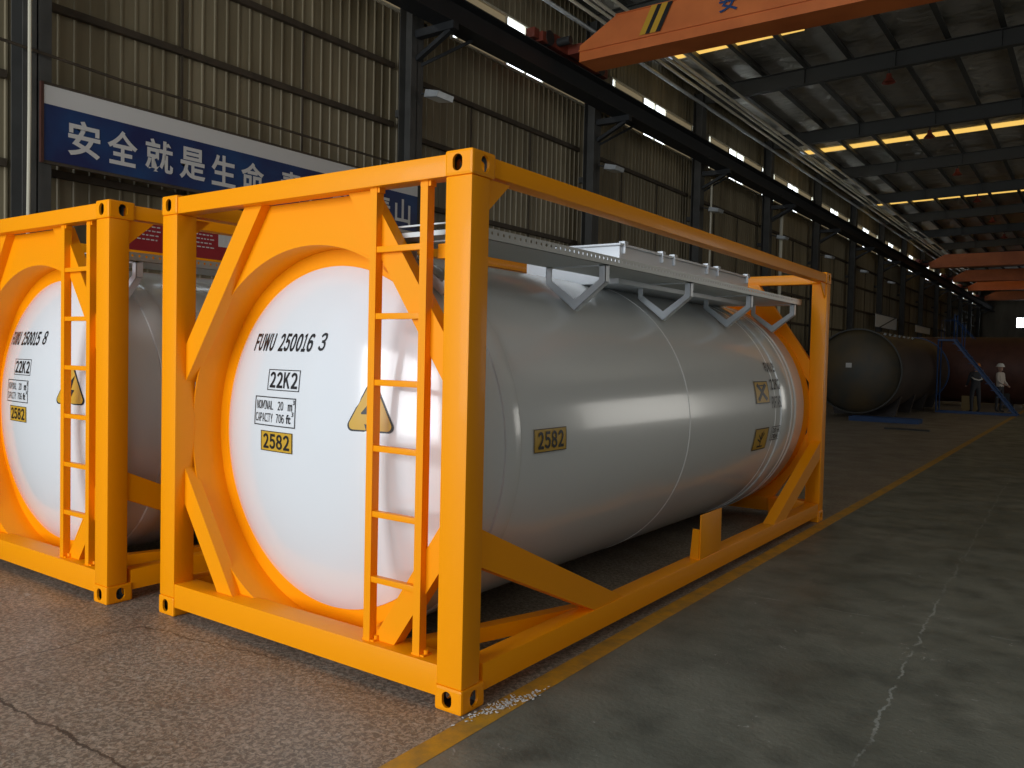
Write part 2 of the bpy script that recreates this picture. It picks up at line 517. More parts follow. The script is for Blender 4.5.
# columns with a bracket that carries the crane runway
for j, y in enumerate(cols_y):
    mb = MB()
    xf, xb = -7.28, -7.56
    mb.box(xf-.018, xf, y-.15, y+.15, 0, 9.35); mb.box(xb, xb+.018, y-.15, y+.15, 0, 9.35); mb.box(xb, xf, y-.008, y+.008, 0, 9.35)
    for z in (.3, 5.7, 8.2): mb.box(XW+.03, xb, y-.06, y+.06, z, z+.12)
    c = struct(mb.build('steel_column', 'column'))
    mb = MB()
    mb.box(-7.28, -6.45, y-.07, y+.07, 6.96, 7.085)
    mb.bar((-6.55, y, 6.97), (-7.28, y, 6.62), .09, .07)
    mb.build('corbel', 'girder', c)
    mb = MB(); mb.bar((-7.3, y+.1, 6.55), (-6.75, y+.8, 7.08), .05, .05)
    mb.build('knee_brace', 'girder', c)

# crane runway beam with rail
mb = MB()
mb.box(-6.88, -6.48, HY0, HY1, 7.085, 7.11).box(-6.88, -6.48, HY0, HY1, 7.50, 7.525).box(-6.69, -6.67, HY0, HY1, 7.10, 7.51)
y = HY0
while y < 60: mb.box(-6.60, -6.50, y-.006, y+.006, 7.10, 7.16); y += 6.13
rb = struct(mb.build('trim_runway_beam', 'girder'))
mb = MB(); mb.box(-6.71, -6.65, HY0, HY1, 7.525, 7.6); struct(mb.build('trim_runway_rail', 'dark'))

# clerestory windows: fibreglass fill with two open daylight panes each
k = 0
for j, y in enumerate(cols_y[:-1]):
    a, b = y+1.42, y+6.50
    if j == 0: continue
    k += 1
    fr = MB()
    fr.box(XW-.03, XW+.05, a-.04, a, 7.5, 8.54).box(XW-.03, XW+.05, b, b+.04, 7.5, 8.54)
    fr.box(XW-.03, XW+.05, a, b, 8.5, 8.54).box(XW-.03, XW+.05, a, b, 7.5, 7.54)
    for q in (a+.16, y+3.12, y+3.82, y+4.50, b-.2): fr.box(XW-.02, XW+.04, q-.022, q+.022, 7.54, 8.5)
    o = struct(fr.build('window_%d' % k, 'pipe'))
    pn = MB()
    for (p, q) in ((a, a+.14), (y+3.15, y+3.80), (y+3.85, y+4.48), (b-.18, b)): pn.box(XW-.015, XW-.005, p, q, 7.54, 8.5)
    pn.build('daylight_pane', 'day', o)
    pn = MB()
    for (p, q) in ((a+.18, y+3.10), (y+4.52, b-.22)): pn.box(XW-.012, XW-.002, p, q, 7.54, 8.5)
    pn.build('fibreglass_panel', 'fibre', o)
# solid piers of sheet between windows
mb = MB()
ed = [HY0]+[v for y in cols_y[1:-1] for v in (y+1.38, y+6.54)]+[HY1]
for i in range(0, len(ed)-1, 2):
    if ed[i+1] > ed[i]: mb.box(XW-.02, XW, ed[i], ed[i+1], 7.5, 8.55)
struct(mb.build('wall_left_pier', 'wall'))

# wall girts (horizontal rails) per bay, sag posts
for j, y in enumerate(cols_y[:-1]):
    mb = MB(); y1 = cols_y[j+1]
    hs = [5.56, 6.55, 4.60, 3.66, 2.5, 1.3] if j <= 1 else [5.45, 6.44, 4.3, 3.2, 2.1, 1.0]
    if j == 0: hs = [4.65, 3.68, 5.56, 6.55, 2.5, 1.3]
    for h in hs: mb.box(XW+.024, XW+.10, y+.15, y1-.15, h-.05, h+.035)
    struct(mb.build('trim_girt', 'girt'))
    mb = MB()
    for q in (.33, .66):
        yy = y+(y1-y)*q; mb.box(XW+.025, XW+.05, yy-.012, yy+.012, 1.0 if j > 1 else 1.3, 6.5)
    struct(mb.build('trim_sag_rod', 'girt'))

# yellow aisle line
mb = MB()
for (y0, y1, x0, x1) in ((-6, 2.0, .15, .062), (2.0, 8.2, .062, .066), (8.2, 40, .066, -.02)):
    A = [mb.bm.verts.new(p) for p in ((x0-.06, y0, .0015), (x0+.06, y0, .0015), (x1+.06, y1, .0015), (x1-.06, y1, .0015))]
    mb.bm.faces.new(A)
struct(mb.build('floor_marking', 'line'))

# pipes along the eaves
for i, (x, z) in enumerate(((-7.2, 8.93), (-6.82, 8.98), (-6.58, 8.98), (-6.42, 8.98), (-6.12, 9.0))):
    mb = MB(); mb.tube([(x, HY0, z), (x, 88, z)], .035 if i else .045, 8)
    o = mb.build('eaves_pipe', 'galv' if i == 0 else 'pipe')
    tag(o, ['dull grey pipe running along the wall below the four pale pipes', 'pale pipe under the roof, first out from the grey pipe',
            'pale pipe under the roof, second out from the grey pipe', 'pale pipe under the roof, third out from the grey pipe',
            'outermost pale pipe under the roof, set apart from the other three'][i], 'pipe', 'pipes along the eaves')
# conduit down the first column, cable along the wall, down pipes
mb = MB(); mb.tube([(-7.15, 1.36, 8.85), (-7.15, 1.36, 4.2), (-7.15, 1.32, 0.02)], .02, 8)
tag(mb.build('conduit', 'pipe'), 'thin pale vertical conduit down the column left of the blue banner', 'conduit')
mb = MB(); mb.tube([(-7.23, -4, 5.02), (-7.23, 1.2, 4.86), (-7.22, 2.4, 4.80), (-7.22, 7.4, 4.76)], .018, 8)
tag(mb.build('rod', 'girt'), 'thin dark rod running along above the blue banner', 'rod')
for (yy, lb) in ((20.15, 'thin pale downpipe beside the fourth column from the banner'), (26.62, 'thick pale downpipe from the runway beam past the yellow end frame')):
    mb = MB(); mb.tube([(-7.1, yy, 6.9), (-7.1, yy, 0.02)], .03 if yy < 21 else .06, 8)
    tag(mb.build('downpipe', 'pipe'), lb, 'downpipe', 'downpipes on the wall')


# flood lamps on the columns
def flood():
    r = empty('flood_lamp')
    mb = MB(); mb.prism([(-.05, -.14), (.24, -.18), (.27, -.09), (-.02, -.02)], -.2, .2); mb.build('housing', 'galv', r)
    mb = MB(); mb.grid(lambda a, b: Vector((-.04+a*.26, -.17+b*.34, -.147-a*.037)), 3, 3); mb.build('glass', 'lampglass', r)
    mb = MB(); mb.bar((-.28, 0, -.0), (.0, 0, -.06), .03, .03); mb.build('bracket', 'dark', r)
    return r


p = flood(); fl_labels = ['flood lamp on the column right of the blue banner', 'flood lamp on the second column beyond the banner',
                          'small flood lamp on the third column beyond the banner', 'small flood lamp on the fourth column beyond the banner',
                          'small flood lamp on the fifth column beyond the banner', 'tiny flood lamp on the sixth column beyond the banner', 'tiny flood lamp on the seventh column beyond the banner']
for i in range(7):
    o = p if i == 0 else copy_tree(p)
    o.location = (-7.0, cols_y[i+2]+.12, 6.08)
    tag(o, fl_labels[i], 'lamp', 'flood lamps on the columns')


# lamps hanging under the rafters
def bay_lamp():
    r = empty('high_bay_lamp')
    mb = MB(); mb.tube([(0, 0, 0), (0, 0, -.12)], .02, 8); mb.build('stem', 'dark', r)
    mb = MB(); mb.rev([(0, -.12), (.06, -.12), (.07, -.22), (.17, -.34), (.165, -.345), (.05, -.23), (0, -.23)], 0, 0, 20, axis='z'); mb.build('lamp_shade', 'cranered', r)
    return r


p = bay_lamp()
for i in range(6):
    o = p if i == 0 else copy_tree(p); x = -2.35
    o.location = (x, cols_y[i+4]-.0, 9.05+zr(x))
    tag(o, 'red-brown high bay lamp hanging under the %s rafter beyond the orange crane' % ['first', 'second', 'third', 'fourth', 'fifth', 'sixth'][i], 'lamp', 'high bay lamps under the rafters')

# ================================================================== BANNERS
bn = empty('banner', (-7.25, 1.55, 0))


def bfn(u, v): return Vector((.012, u-1.55, v))


mb = MB(); mb.box(-.01, .006, 0, 6.1, 3.70, 4.52); mb.build('cloth', 'navy', bn)
mb = MB(); mb.box(.006, .009, 0, 6.1, 4.315, 4.52); mb.build('white_strip', 'bwhite', bn)
for s in (0, 1):
    mb = MB(); mb.box(-.04, .0, 0, 6.1, 3.665+s*.855, 3.70+s*.855) if s == 0 else mb.box(-.04, .0, 0, 6.1, 4.52, 4.555); mb.build('rail', 'girt', bn)
mb = MB(); mb.box(-.035, .012, -.03, 0, 3.67, 4.55); mb.build('edge_post', 'rust', bn)
chars = '安全就是生命责任重于泰山'
cy = [1.995, 2.45, 2.92, 3.38, 3.84, 4.30, 4.96, 5.42, 5.89, 6.35, 6.82, 7.29]
mb = MB()
for c, y in zip(chars, cy):
    put_text(mb, c, y-.185, y+.185, 3.81, 4.215, bfn, bold=.022)
mb.build('lettering', 'bwhite', bn)
tag(bn, 'long blue banner with white strip and large white characters on the corrugated wall', 'banner')

rb = empty('banner', (-7.6, 2.6, 0))
mb = MB(); mb.box(-.01, .006, 0, 2.9, 2.72, 3.36); mb.build('cloth', 'bred', rb)
for z in (2.74, 3.3):
    mb = MB(); mb.box(-.145, -.01, .0, 2.9, z, z+.04); mb.build('mounting_rail', 'girt', rb)
mb = MB(); mb.box(.006, .01, 1.42, 2.0, 3.06, 3.24); mb.build('white_plate', 'bwhite', rb)
mb = MB()
rng = random.Random(3)
for (y0, n) in ((.2, 4), (1.0, 4)):
    for r in range(n):
        y = y0
        while y < y0+.32:
            l = rng.uniform(.02, .06); mb.box(.006, .009, y, y+l, 3.02+r*.055, 3.035+r*.055); y += l+.02
for k in range(6): mb.box(.010, .012, 1.5+k*.07, 1.54+k*.07, 3.11+.01*(k % 3), 3.19-.012*(k % 2))
mb.build('small_print', 'bwhite', rb)
tag(rb, 'red banner with small white print low on the wall below the blue banner', 'banner')


# ================================================================== CRANES
def crane(lettering):
    r = empty('overhead_crane')
    L = 11.5
    mb = MB()
    sec = [(-6.2, 7.42), (-6.2, 7.72), (-5.42, 8.14), (L, 8.14), (L, 7.42)]
    mb.prism(sec, 0, .62); mb.build('bridge_girder', 'crane', r)
    mb = MB(); mb.box(-6.2, L, -.035, 0, 7.60, 7.63).box(-6.2, L, -.02, .64, 7.405, 7.42).box(-5.42, L, -.03, .65, 8.14, 8.155)
    mb.build('flange', 'crane', r)
    mb = MB(); mb.prism([(-.85, 7.62), (-.85, 7.80), (-.4, 7.88), (1.2, 7.88), (1.65, 7.80), (1.65, 7.62)], -6.85, -6.5, 'yz'); mb.box(-6.55, -6.18, .05, .57, 7.62, 7.80); mb.build('end_carriage', 'cranered', r)
    for s in (-.6, 1.4):
        mb = MB(); mb.rev([(0, -6.86), (.12, -6.86), (.14, -6.84), (.14, -6.49), (0, -6.49)], s, 7.745, 20, axis='x'); mb.build('wheel', 'dark', r)
    for s in (-1.02, 1.65):
        mb = MB(); mb.box(-6.78, -6.58, s, s+.17, 7.66, 7.84, .01); mb.build('buffer', 'cranered', r)
    mb = MB(); mb.tube([(-6.5, -.3, 7.75), (-6.22, -.3, 7.75)], .08, 12); mb.build('drive_motor', 'dark', r)
    if lettering:
        for i, x in enumerate((-4.74, -4.53)):
            mb = MB(); mb.prism([(x-.16, 7.65), (x-.04, 7.65), (x+.20, 8.14), (x+.08, 8.14)], -.034, -.031); mb.build('stripe', M['placard'] if False else 'yellow', r)
        for i, x in enumerate((-4.63, -4.42)):
            mb = MB(); mb.prism([(x-.15, 7.65), (x-.06, 7.65), (x+.18, 8.14), (x+.09, 8.14)], -.034, -.031); mb.build('stripe', 'black', r)
        mb = MB()
        for i, c in enumerate('安全生产'):
            put_text(mb, c, -3.36+i*1.5, -3.02+i*1.5, 7.72, 8.06, lambda u, v: Vector((u, -.034, v)), bold=.015)
        mb.build('lettering', 'blue', r)
    return r


cr = crane(True); cr.location = (0, 11.1, 0)
tag(cr, 'large orange overhead crane with striped end and blue character close above', 'crane', 'overhead cranes on the runway')
c2 = crane(False)
for i, (y, lb) in enumerate(((51.5, 'nearest of the far orange cranes, just past the rafters'), (61, 'second of the far orange cranes at the hall end'),
                             (69, 'third of the far orange cranes at the hall end'), (80, 'last far orange crane, closest to the end wall'))):
    o = c2 if i == 0 else copy_tree(c2); o.location = (0, y, -.1 if i else -.1)
    o.location.z = 0
    tag(o, lb, 'crane', 'overhead cranes on the runway')

# ================================================================== TANK CONTAINER
LX, LY, LZ = 2.438, 6.058, 2.591
CX, CZ = -1.219, 1.172
RT, RH = 1.09, .972


def dome_y(x, z, lift=0):
    q = min(1., math.hypot(x-CX, z-CZ)/RH)
    return .325-.22*(max(0, 1-q**2.4))**.85-lift


# corner casting with slotted holes, cut once and reused
def casting_mesh():
    mb = MB(); mb.box(-.162, 0, 0, .178, 0, .118, .014)
    o = mb.build('cast', 'orange')
    cs = []

    def slot(w_, h_, ax):
        b = MB(); pts = []
        for k in range(24):
            a = 2*math.pi*k/24; ca, sa = math.cos(a), math.sin(a)
            r = w_/2
            pts.append((r*ca, r*sa+(h_/2-r)*(1 if sa > 0 else -1)))
        if ax == 'y': b.prism([(-.087+p[0], .059+p[1]) for p in pts], -.05, .24, 'xz')
        else: b.prism([(.095+p[0], .059+p[1]) for p in pts], -.22, .05, 'yz')
        return b.build('cut', 'orange')
    cs.append(slot(.058, .077, 'y')); cs.append(slot(.060, .077, 'x'))
    b = MB(); b.box(-.146, -.014, .014, .164, .014, .104); cs.append(b.build('cut', 'orange'))
    for c in cs:
        md = o.modifiers.new('b', 'BOOLEAN'); md.operation = 'DIFFERENCE'; md.solver = 'EXACT'; md.object = c
    me = eval_mesh(o)
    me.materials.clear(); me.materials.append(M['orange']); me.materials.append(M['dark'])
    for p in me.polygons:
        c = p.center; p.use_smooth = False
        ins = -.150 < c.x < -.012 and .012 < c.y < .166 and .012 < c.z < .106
        p.material_index = 1 if ins else 0  # cavity faces coloured dark to stand in for shade inside the holes
    for x in cs+[o]: bpy.data.objects.remove(x)
    me.name = 'corner_casting'
    return me


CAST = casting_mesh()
DARKHOLE = None


def build_container(code, check):
    root = empty('tank_container')

    def fy(y, far): return LY-y if far else y

    def P(mb, name, parent, m='orange'): return mb.build(name, m, parent)
    # ---- end frames
    for far in (0, 1):
        def Y(y): return LY-y if far else y

        def bx(mb, x0, x1, y0, y1, z0, z1, bev=.004):
            a, b = sorted((Y(y0), Y(y1))); mb.box(x0, x1, a, b, z0, z1, bev)
        for left in (0, 1):
            x1 = -LX+.157 if left else -.005; x0 = x1-.152
            if left: x0, x1 = -LX+.005, -LX+.157
            mb = MB(); bx(mb, x0, x1, .005, .142, .118, LZ-.118, .008); po = P(mb, 'corner_post', root)
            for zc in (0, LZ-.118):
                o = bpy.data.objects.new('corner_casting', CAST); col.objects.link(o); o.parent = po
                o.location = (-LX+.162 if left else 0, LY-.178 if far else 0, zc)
            mb = MB(); xa = -LX+.12 if left else -.135; xg = (xa, xa+.016)
            xg = (-LX+.02, -LX+.034) if left else (-.034, -.02)
            mb.prism([(Y(.14), LZ-.116), (Y(.32), LZ-.116), (Y(.142), LZ-.27)], *xg, plane='yz'); P(mb, 'gusset', po)
        mb = MB(); bx(mb, -LX+.16, -.16, .008, .11, 2.476, 2.577, .006); P(mb, 'top_end_rail', root)
        mb = MB(); bx(mb, -LX+.155, -.155, .008, .165, .058, .205, .006); P(mb, 'bottom_end_rail', root)
        # diagonal braces
        ya, yb = sorted((Y(.075), Y(.15)))
        for left in (0, 1):
            def X(x): return x if left else 2*CX-x
            mb = MB(); mb.prism([(X(-1.72), 2.48), (X(-1.565), 2.48), (X(-2.285), 1.45), (X(-2.285), 1.68)], ya, yb); P(mb, 'upper_brace', root)
            mb = MB(); mb.prism([(X(-2.285), .925), (X(-2.285), .70), (X(-1.94), .20), (X(-1.795), .20)], ya, yb); P(mb, 'lower_brace', root)
        # saddle plate with the round opening (top piece, bottom corner pieces)
        RO = 1.066
        ya, yb = sorted((Y(.135), Y(.147)))
        mb = MB()
        arc = []
        a0, a1 = math.radians(38), math.radians(142)
        for k in range(41):
            a = a0+(a1-a0)*k/40; arc.append((CX+RO*math.cos(a), CZ+RO*math.sin(a)))
        # strips between arc and outline
        for p, q in zip(arc, arc[1:]):
            def top(pt):
                x = pt[0]; lim = 2.48
                xl = -1.64; xr = 2*CX-xl
                if x < xl: lim = 2.48+(x-xl)*1.43
                if x > xr: lim = 2.48-(x-xr)*1.43
                return (x, max(lim, pt[1]+.002))
            mb.prism([p, q, top(q), top(p)], ya, yb)
        P(mb, 'saddle_plate', root)
        for left in (0, 1):
            mb = MB()
            s = -1 if left else 1
            b0, b1 = math.radians(-90), math.radians(-28)
            arc = []
            for k in range(31):
                a = b0+(b1-b0)*k/30; arc.append((CX-s*-RO*math.cos(a), CZ+RO*math.sin(a)))
            for p, q in zip(arc, arc[1:]):
                def bot(pt):
                    d = abs(pt[0]-CX); lim = .2
                    if d > .66: lim = .2+(d-.66)*1.48
                    return (pt[0], min(lim, pt[1]-.002))
                if p[1]-bot(p)[1] < .004: continue
                mb.prism([p, q, bot(q), bot(p)], ya, yb)
            P(mb, 'corner_plate', root)
        mb = MB()
        prof = [(RO, Y(.132)), (RO, Y(.33)), (RH-.02, Y(.33)), (RH-.02, Y(.345)), (RO+.012, Y(.345)), (RO+.012, Y(.132))]
        mb.rev(prof, CX, CZ, 96, closed=True); P(mb, 'skirt_ring', root)
    # ---- rails
    for left in (0, 1):
        xa, xb = (-LX+.008, -LX+.128) if left else (-.128, -.008)
        mb = MB(); mb.box(xa, xb, .17, LY-.17, .066, .198, .005); P(mb, 'bottom_side_rail', root)
        mb = MB(); mb.box(xa+.02*(1-left), xb-.02*left, .17, LY-.17, 2.486, 2.575, .005); P(mb, 'top_side_rail', root)

        def SX(x): return (-LX-x) if left else x
        for far in (0, 1):
            def Y(y): return LY-y if far else y
            mb = MB(); mb.prism([(Y(.14), .845), (Y(.14), .665), (Y(1.245), .195), (Y(1.60), .195)], *sorted((SX(-.112), SX(-.014))), plane='yz')
            P(mb, 'side_brace', root)
            mb = MB(); mb.bar((SX(-.12), Y(1.30), .16), (SX(-.50), Y(.15), .16), .075, .08); P(mb, 'floor_brace', root)
    # document stub / walkway step on the right lower rail
    mb = MB(); mb.box(-.022, -.012, 2.79, 3.19, .19, .525, .001); st = P(mb, 'stub_plate', root)
    mb = MB(); mb.prism([(-.022, .19), (-.022, .42), (-.072, .42), (-.09, .19)], 2.78, 2.792, 'xz'); P(mb, 'stub_web', st)
    mb = MB(); mb.prism([(-.022, .19), (-.022, .42), (-.072, .42), (-.09, .19)], 3.178, 3.19, 'xz'); P(mb, 'stub_web', st)
    # ---- ladder
    la = empty('ladder', parent=root)
    for x in (-.672, -.338):
        mb = MB(); mb.prism([(x, .036), (x+.045, .036), (x+.045, .040), (x+.045, .085), (x+.039, .085), (x+.039, .042), (x, .042)], .2, 2.478, 'xy'); P(mb, 'stile', la)
        mb = MB(); mb.box(x-.01, x+.07, .04, .10, .203, .213); mb.rev([(0, .2), (.012, .2), (.012, .232), (0, .232)], x+.06, .07, 10, axis='z'); P(mb, 'foot_bracket', la)
        mb = MB(); mb.box(x-.005, x+.06, .04, .08, 2.452, 2.477); P(mb, 'head_bracket', la)
    for i in range(6):
        z = .52+.33*i; mb = MB(); mb.box(-.64, -.31, .040, .075, z-.014, z+.016, .003); P(mb, 'rung', la)
    mb = MB(); mb.box(-.30, -.16, .125, .135, 2.12, 2.19); P(mb, 'tie_bracket', la)
    # ---- tank
    mb = MB()
    prof = [(RT-.011, .155), (RT-.003, .16), (RT, .18)] + [(RT, y) for y in (1.5, 2.81, 2.815, 4, 5.1)] + [(RT, LY-.385), (RT-.008, LY-.36), (RT-.05, LY-.345), (RH-.05, LY-.34)]
    mb.rev(prof, CX, CZ, 128); shell = P(mb, 'tank_shell', root, 'clad')
    for y0, y1, m in ((.475, .61, 'band'), (4.93, 5.30, 'band')):
        mb = MB(); mb.rev([(RT-.002, y0-.002), (RT+.010, y0), (RT+.012, y0+.008), (RT+.012, y1-.008), (RT+.010, y1), (RT-.002, y1+.002)], CX, CZ, 128); P(mb, 'cladding_band', shell, 'clad')
    for y0, wd, h, m in ((2.812, .012, .004, 'strap'), (4.78, .012, .004, 'strap'), (5.24, .035, .016, 'strap'), (5.38, .02, .010, 'strap')):
        mb = MB(); mb.rev([(RT-.002, y0-wd), (RT+h, y0-wd*.5), (RT+h, y0+wd*.5), (RT-.002, y0+wd)], CX, CZ, 128); P(mb, 'band_seam', shell, m)
    for far in (0, 1):
        mb = MB(); prof = []
        for k in range(25):
            q = k/24; y = dome_y(CX+RH*q, CZ); prof.append((RH*q, LY-y if far else y))
        mb.rev(prof, CX, CZ, 128); hd = P(mb, 'tank_head', root, 'head')
        if far: continue

        def D(u, v): return Vector((u, dome_y(u, v, .003), v))

        def D2(u, v): return Vector((u, dome_y(u, v, .0055), v))
        mb = MB(); put_cells(mb, code, -1.80, -1.215, 1.655, 1.757, D, shear=.2); put_cells(mb, check, -1.165, -1.115, 1.662, 1.762, D, shear=.2, bold=.02)
        P(mb, 'serial_lettering', hd, 'black')
        mb = MB(); put_cells(mb, '22K2', -1.55, -1.295, 1.447, 1.538, D); frame_rects(mb, -1.57, -1.275, 1.432, 1.552, .005, D)
        P(mb, 'size_code', hd, 'black')
        mb = MB(); frame_rects(mb, -1.69, -1.295, 1.228, 1.395, .006, D)
        put_cells(mb, 'NOMINAL', -1.668, -1.50, 1.322, 1.372, D, .01); put_cells(mb, '20', -1.455, -1.405, 1.322, 1.372, D, .01)
        put_text(mb, 'm', -1.362, -1.325, 1.322, 1.360, D, .016); put_text(mb, '3', -1.320, -1.306, 1.358, 1.384, D, .016)
        put_cells(mb, 'CAPACITY', -1.675, -1.50, 1.250, 1.300, D, .01); put_cells(mb, '706', -1.468, -1.395, 1.250, 1.300, D, .01)
        put_text(mb, 'ft', -1.375, -1.335, 1.250, 1.302, D, .016); put_text(mb, '3', -1.328, -1.312, 1.292, 1.318, D, .016)
        P(mb, 'capacity_plate', hd, 'black')
        mb = MB(); put_rect(mb, -1.61, -1.315, 1.085, 1.20, D); pl = P(mb, 'un_number_placard', hd, 'yellow')
        mb = MB(); put_cells(mb, '2582', -1.585, -1.34, 1.10, 1.185, D2); frame_rects(mb, -1.61, -1.315, 1.085, 1.20, .004, D2); P(mb, 'un_number', hd, 'black')
        # warning triangle
        cx, cz = -.752, 1.345

        def tri(rr, rad):
            pts = []
            for a in (90, 210, 330):
                c0 = (cx+(rr-rad)*1.0*math.cos(math.radians(a))*.95, cz+(rr-rad)*math.sin(math.radians(a)))
                for d in range(-60, 61, 20): pts.append((c0[0]+rad*math.cos(math.radians(a+d)), c0[1]+rad*math.sin(math.radians(a+d))))
            return pts
        mb = MB(); put_poly(mb, tri(.168, .03), D); P(mb, 'warning_triangle_border', hd, 'black')
        mb = MB(); put_poly(mb, tri(.154, .025), D2); P(mb, 'warning_triangle', hd, 'yellow')
        D3 = lambda u, v: Vector((cx+(u-cx)*1.35, dome_y(cx+(u-cx)*1.35, cz+(v-cz)*1.25, .008), cz+(v-cz)*1.25))
        mb = MB()
        put_poly(mb, [(cx+.03, cz+.085), (cx-.04, cz-.0), (cx-.038, cz-.006), (cx+.0, cz-.004), (cx+.012, cz+.012)], D3, 2)
        put_poly(mb, [(cx-.002, cz+.006), (cx+.035, cz+.004), (cx-.0, cz-.06), (cx-.010, cz-.055), (cx+.012, cz-.012)], D3, 2)
        put_poly(mb, [(cx-.022, cz-.045), (cx-.012, cz-.075), (cx+.014, cz-.055)], D3, 1)
        P(mb, 'lightning_mark', hd, 'black')

    def S(lift):
        def g(u, v):
            th = (v-CZ)/RT; r = RT+lift; return Vector((CX+r*math.cos(th), u, CZ+r*math.sin(th)))
        return g
    S1, S2 = S(.006), S(.009)
    mb = MB(); put_rect(mb, .735, 1.06, 1.14, 1.268, S1); P(mb, 'un_number_placard', shell, 'yellow')
    mb = MB(); put_cells(mb, '2582', .77, 1.03, 1.158, 1.252, S2); frame_rects(mb, .735, 1.06, 1.14, 1.268, .004, S2); P(mb, 'un_number', shell, 'black')
    for z0, kind in ((1.283, 0), (.862, 1)):
        mb = MB(); put_rect(mb, 4.25, 4.60, z0, z0+.2, S1); P(mb, 'hazard_placard', shell, 'yellow')
        mb = MB(); frame_rects(mb, 4.25, 4.60, z0, z0+.2, .008, S2)
        if kind == 0:
            for sg in (1, -1):
                put_poly(mb, [(4.425-.11-.02*sg, z0+.1-.07*sg+.012), (4.425-.11+.02*sg, z0+.1-.07*sg-.012), (4.425+.11+.02*sg, z0+.1+.07*sg-.012), (4.425+.11-.02*sg, z0+.1+.07*sg+.012)], S2, 2)
            put_rect(mb, 4.33, 4.52, z0+.155, z0+.165, S2)
        else:
            put_rect(mb, 4.42, 4.435, z0+.03, z0+.16, S2)
            for (a, b, c, d) in ((4.43, .09, 4.36, .14), (4.43, .09, 4.50, .15), (4.43, .07, 4.34, .10), (4.43, .12, 4.47, .17), (4.36, .03, 4.50, .03)):
                put_poly(mb, [(a, z0+b-.006), (c, z0+d-.006), (c, z0+d+.008), (a, z0+b+.01)], S2, 1)
        P(mb, 'hazard_mark', shell, 'black')
    mb = MB()
    put_cells(mb, code+' '+check, 4.66, 5.18, 1.57, 1.66, S2); put_cells(mb, '22K2', 4.68, 4.95, 1.40, 1.50, S2)
    put_cells(mb, 'PORTABLE TANK', 4.66, 5.18, 1.23, 1.34, S2); frame_rects(mb, 4.68, 5.08, .93, 1.06, .006, S2)
    put_text(mb, '20 m3', 4.72, 4.95, 1.0, 1.045, S2, .02); put_text(mb, '706 ft3', 4.72, 5.04, .945, .985, S2, .02)
    P(mb, 'side_lettering', shell, 'black')
    # ---- walkways with perforated decks, lips and V brackets
    for left in (0, 1):
        def SX(x): return (2*CX-x) if left else x
        xo, xi = SX(-.20), SX(-.64)
        a, b = sorted((xo, xi))
        wk = empty('walkway', parent=root)
        ws = 3.05 if left else .16
        mb = MB(); mb.box(a, b, ws, 5.73, 2.238, 2.242); mb.build('deck', 'deck', wk)
        for xx in (xo, xi):
            s = 1 if xx == b else -1
            mb = MB(); mb.box(*sorted((xx, xx-.003*s)), ws, 5.73, 2.238, 2.297); mb.build('lip', 'lip', wk)
        mb = MB(); mb.box(min(xo, xi), max(xo, xi), 5.71, 5.73, 2.238, 2.297); mb.build('end_lip', 'galvw', wk)
        for yb in (.30, 1.60, 2.905, 4.22, 5.475):
            if yb < ws: continue
            mb = MB(); zt, zk, zv = 2.238, 2.13, 1.965
            xm = (xo+xi)/2; s = (xo-xm)
            pts = [(xm+s, zt), (xm+s, zk), (xm, zv-.01), (xm-s, zk), (xm-s, zt)]
            t_ = .045; si = 1 if s > 0 else -1
            ins = [(xm+s-si*t_, zt), (xm+s-si*t_, zk+.018), (xm, zv+.06), (xm-s+si*t_, zk+.018), (xm-s+si*t_, zt)]
            for i in range(4): mb.prism([pts[i], pts[i+1], ins[i+1], ins[i]], yb, yb+.004)
            for i in range(4): mb.prism([pts[i], pts[i+1], (pts[i+1][0]-.0, pts[i+1][1]+.004*(1 if i in (1, 2) else 0)), (pts[i][0]-si*.004*(1 if i == 0 else -1 if i == 3 else 0), pts[i][1]+.004*(1 if i in (1, 2) else 0))] if i in (1, 2) else
                                        [pts[i], pts[i+1], (pts[i+1][0]-si*.004*(1 if i == 0 else -1), pts[i+1][1]), (pts[i][0]-si*.004*(1 if i == 0 else -1), pts[i][1])], yb, yb+.05)
            mb.box(*sorted((xm-s, xm+s)), yb, yb+.04, 2.231, 2.238)
            mb.build('v_bracket', 'galvw', wk)
    wk = empty('end_walkway', parent=root)
    mb = MB(); mb.box(-.95, -.64, .16, .56, 2.240, 2.244); mb.build('deck', 'deck', wk)
    mb = MB(); mb.box(-.95, -.20, .152, .158, 2.238, 2.262).box(-.95, -.20, .152, .17, 2.29, 2.298); mb.build('lip', 'lip', wk)
    # ---- spill box on top
    sb = empty('spill_box', parent=root)
    mb = MB(); mb.box(-1.36, -.545, 2.42, 5.10, 2.20, 2.475, .008); mb.build('box_body', 'galvw', sb)
    mb = MB(); mb.box(-1.375, -.53, 2.40, 5.12, 2.475, 2.492, .006); mb.build('lid', 'galvw', sb)
    for y in (2.46, 3.10, 3.32, 4.02, 4.26, 5.02):
        mb = MB(); mb.box(-.545, -.522, y, y+.018, 2.42, 2.507, .003); mb.box(-.57, -.522, y-.01, y+.05, 2.49, 2.51, .003); mb.build('lid_clamp', 'galvw', sb)
    mb = MB(); mb.rev([(0, 2.2), (.36, 2.2), (.36, 2.3), (.0, 2.3)], CX, 5.3, 32, axis='z'); mb.build('manhole_cover', 'galvw', root)
    return root


c1 = build_container('FUWU 250016', '3')
tag(c1, 'yellow-framed white tank container marked 250016 3 beside the yellow floor line', 'tank container', 'white tank containers in yellow frames')
c2_ = build_container('FUWU 250015', '8'); c2_.location = (-2.803, -.135, 0)
tag(c2_, 'yellow-framed white tank container marked 250015 8, cut off by the left edge', 'tank container', 'white tank containers in yellow frames')
m3 = [o for o in bpy.data.objects if o.parent is None]

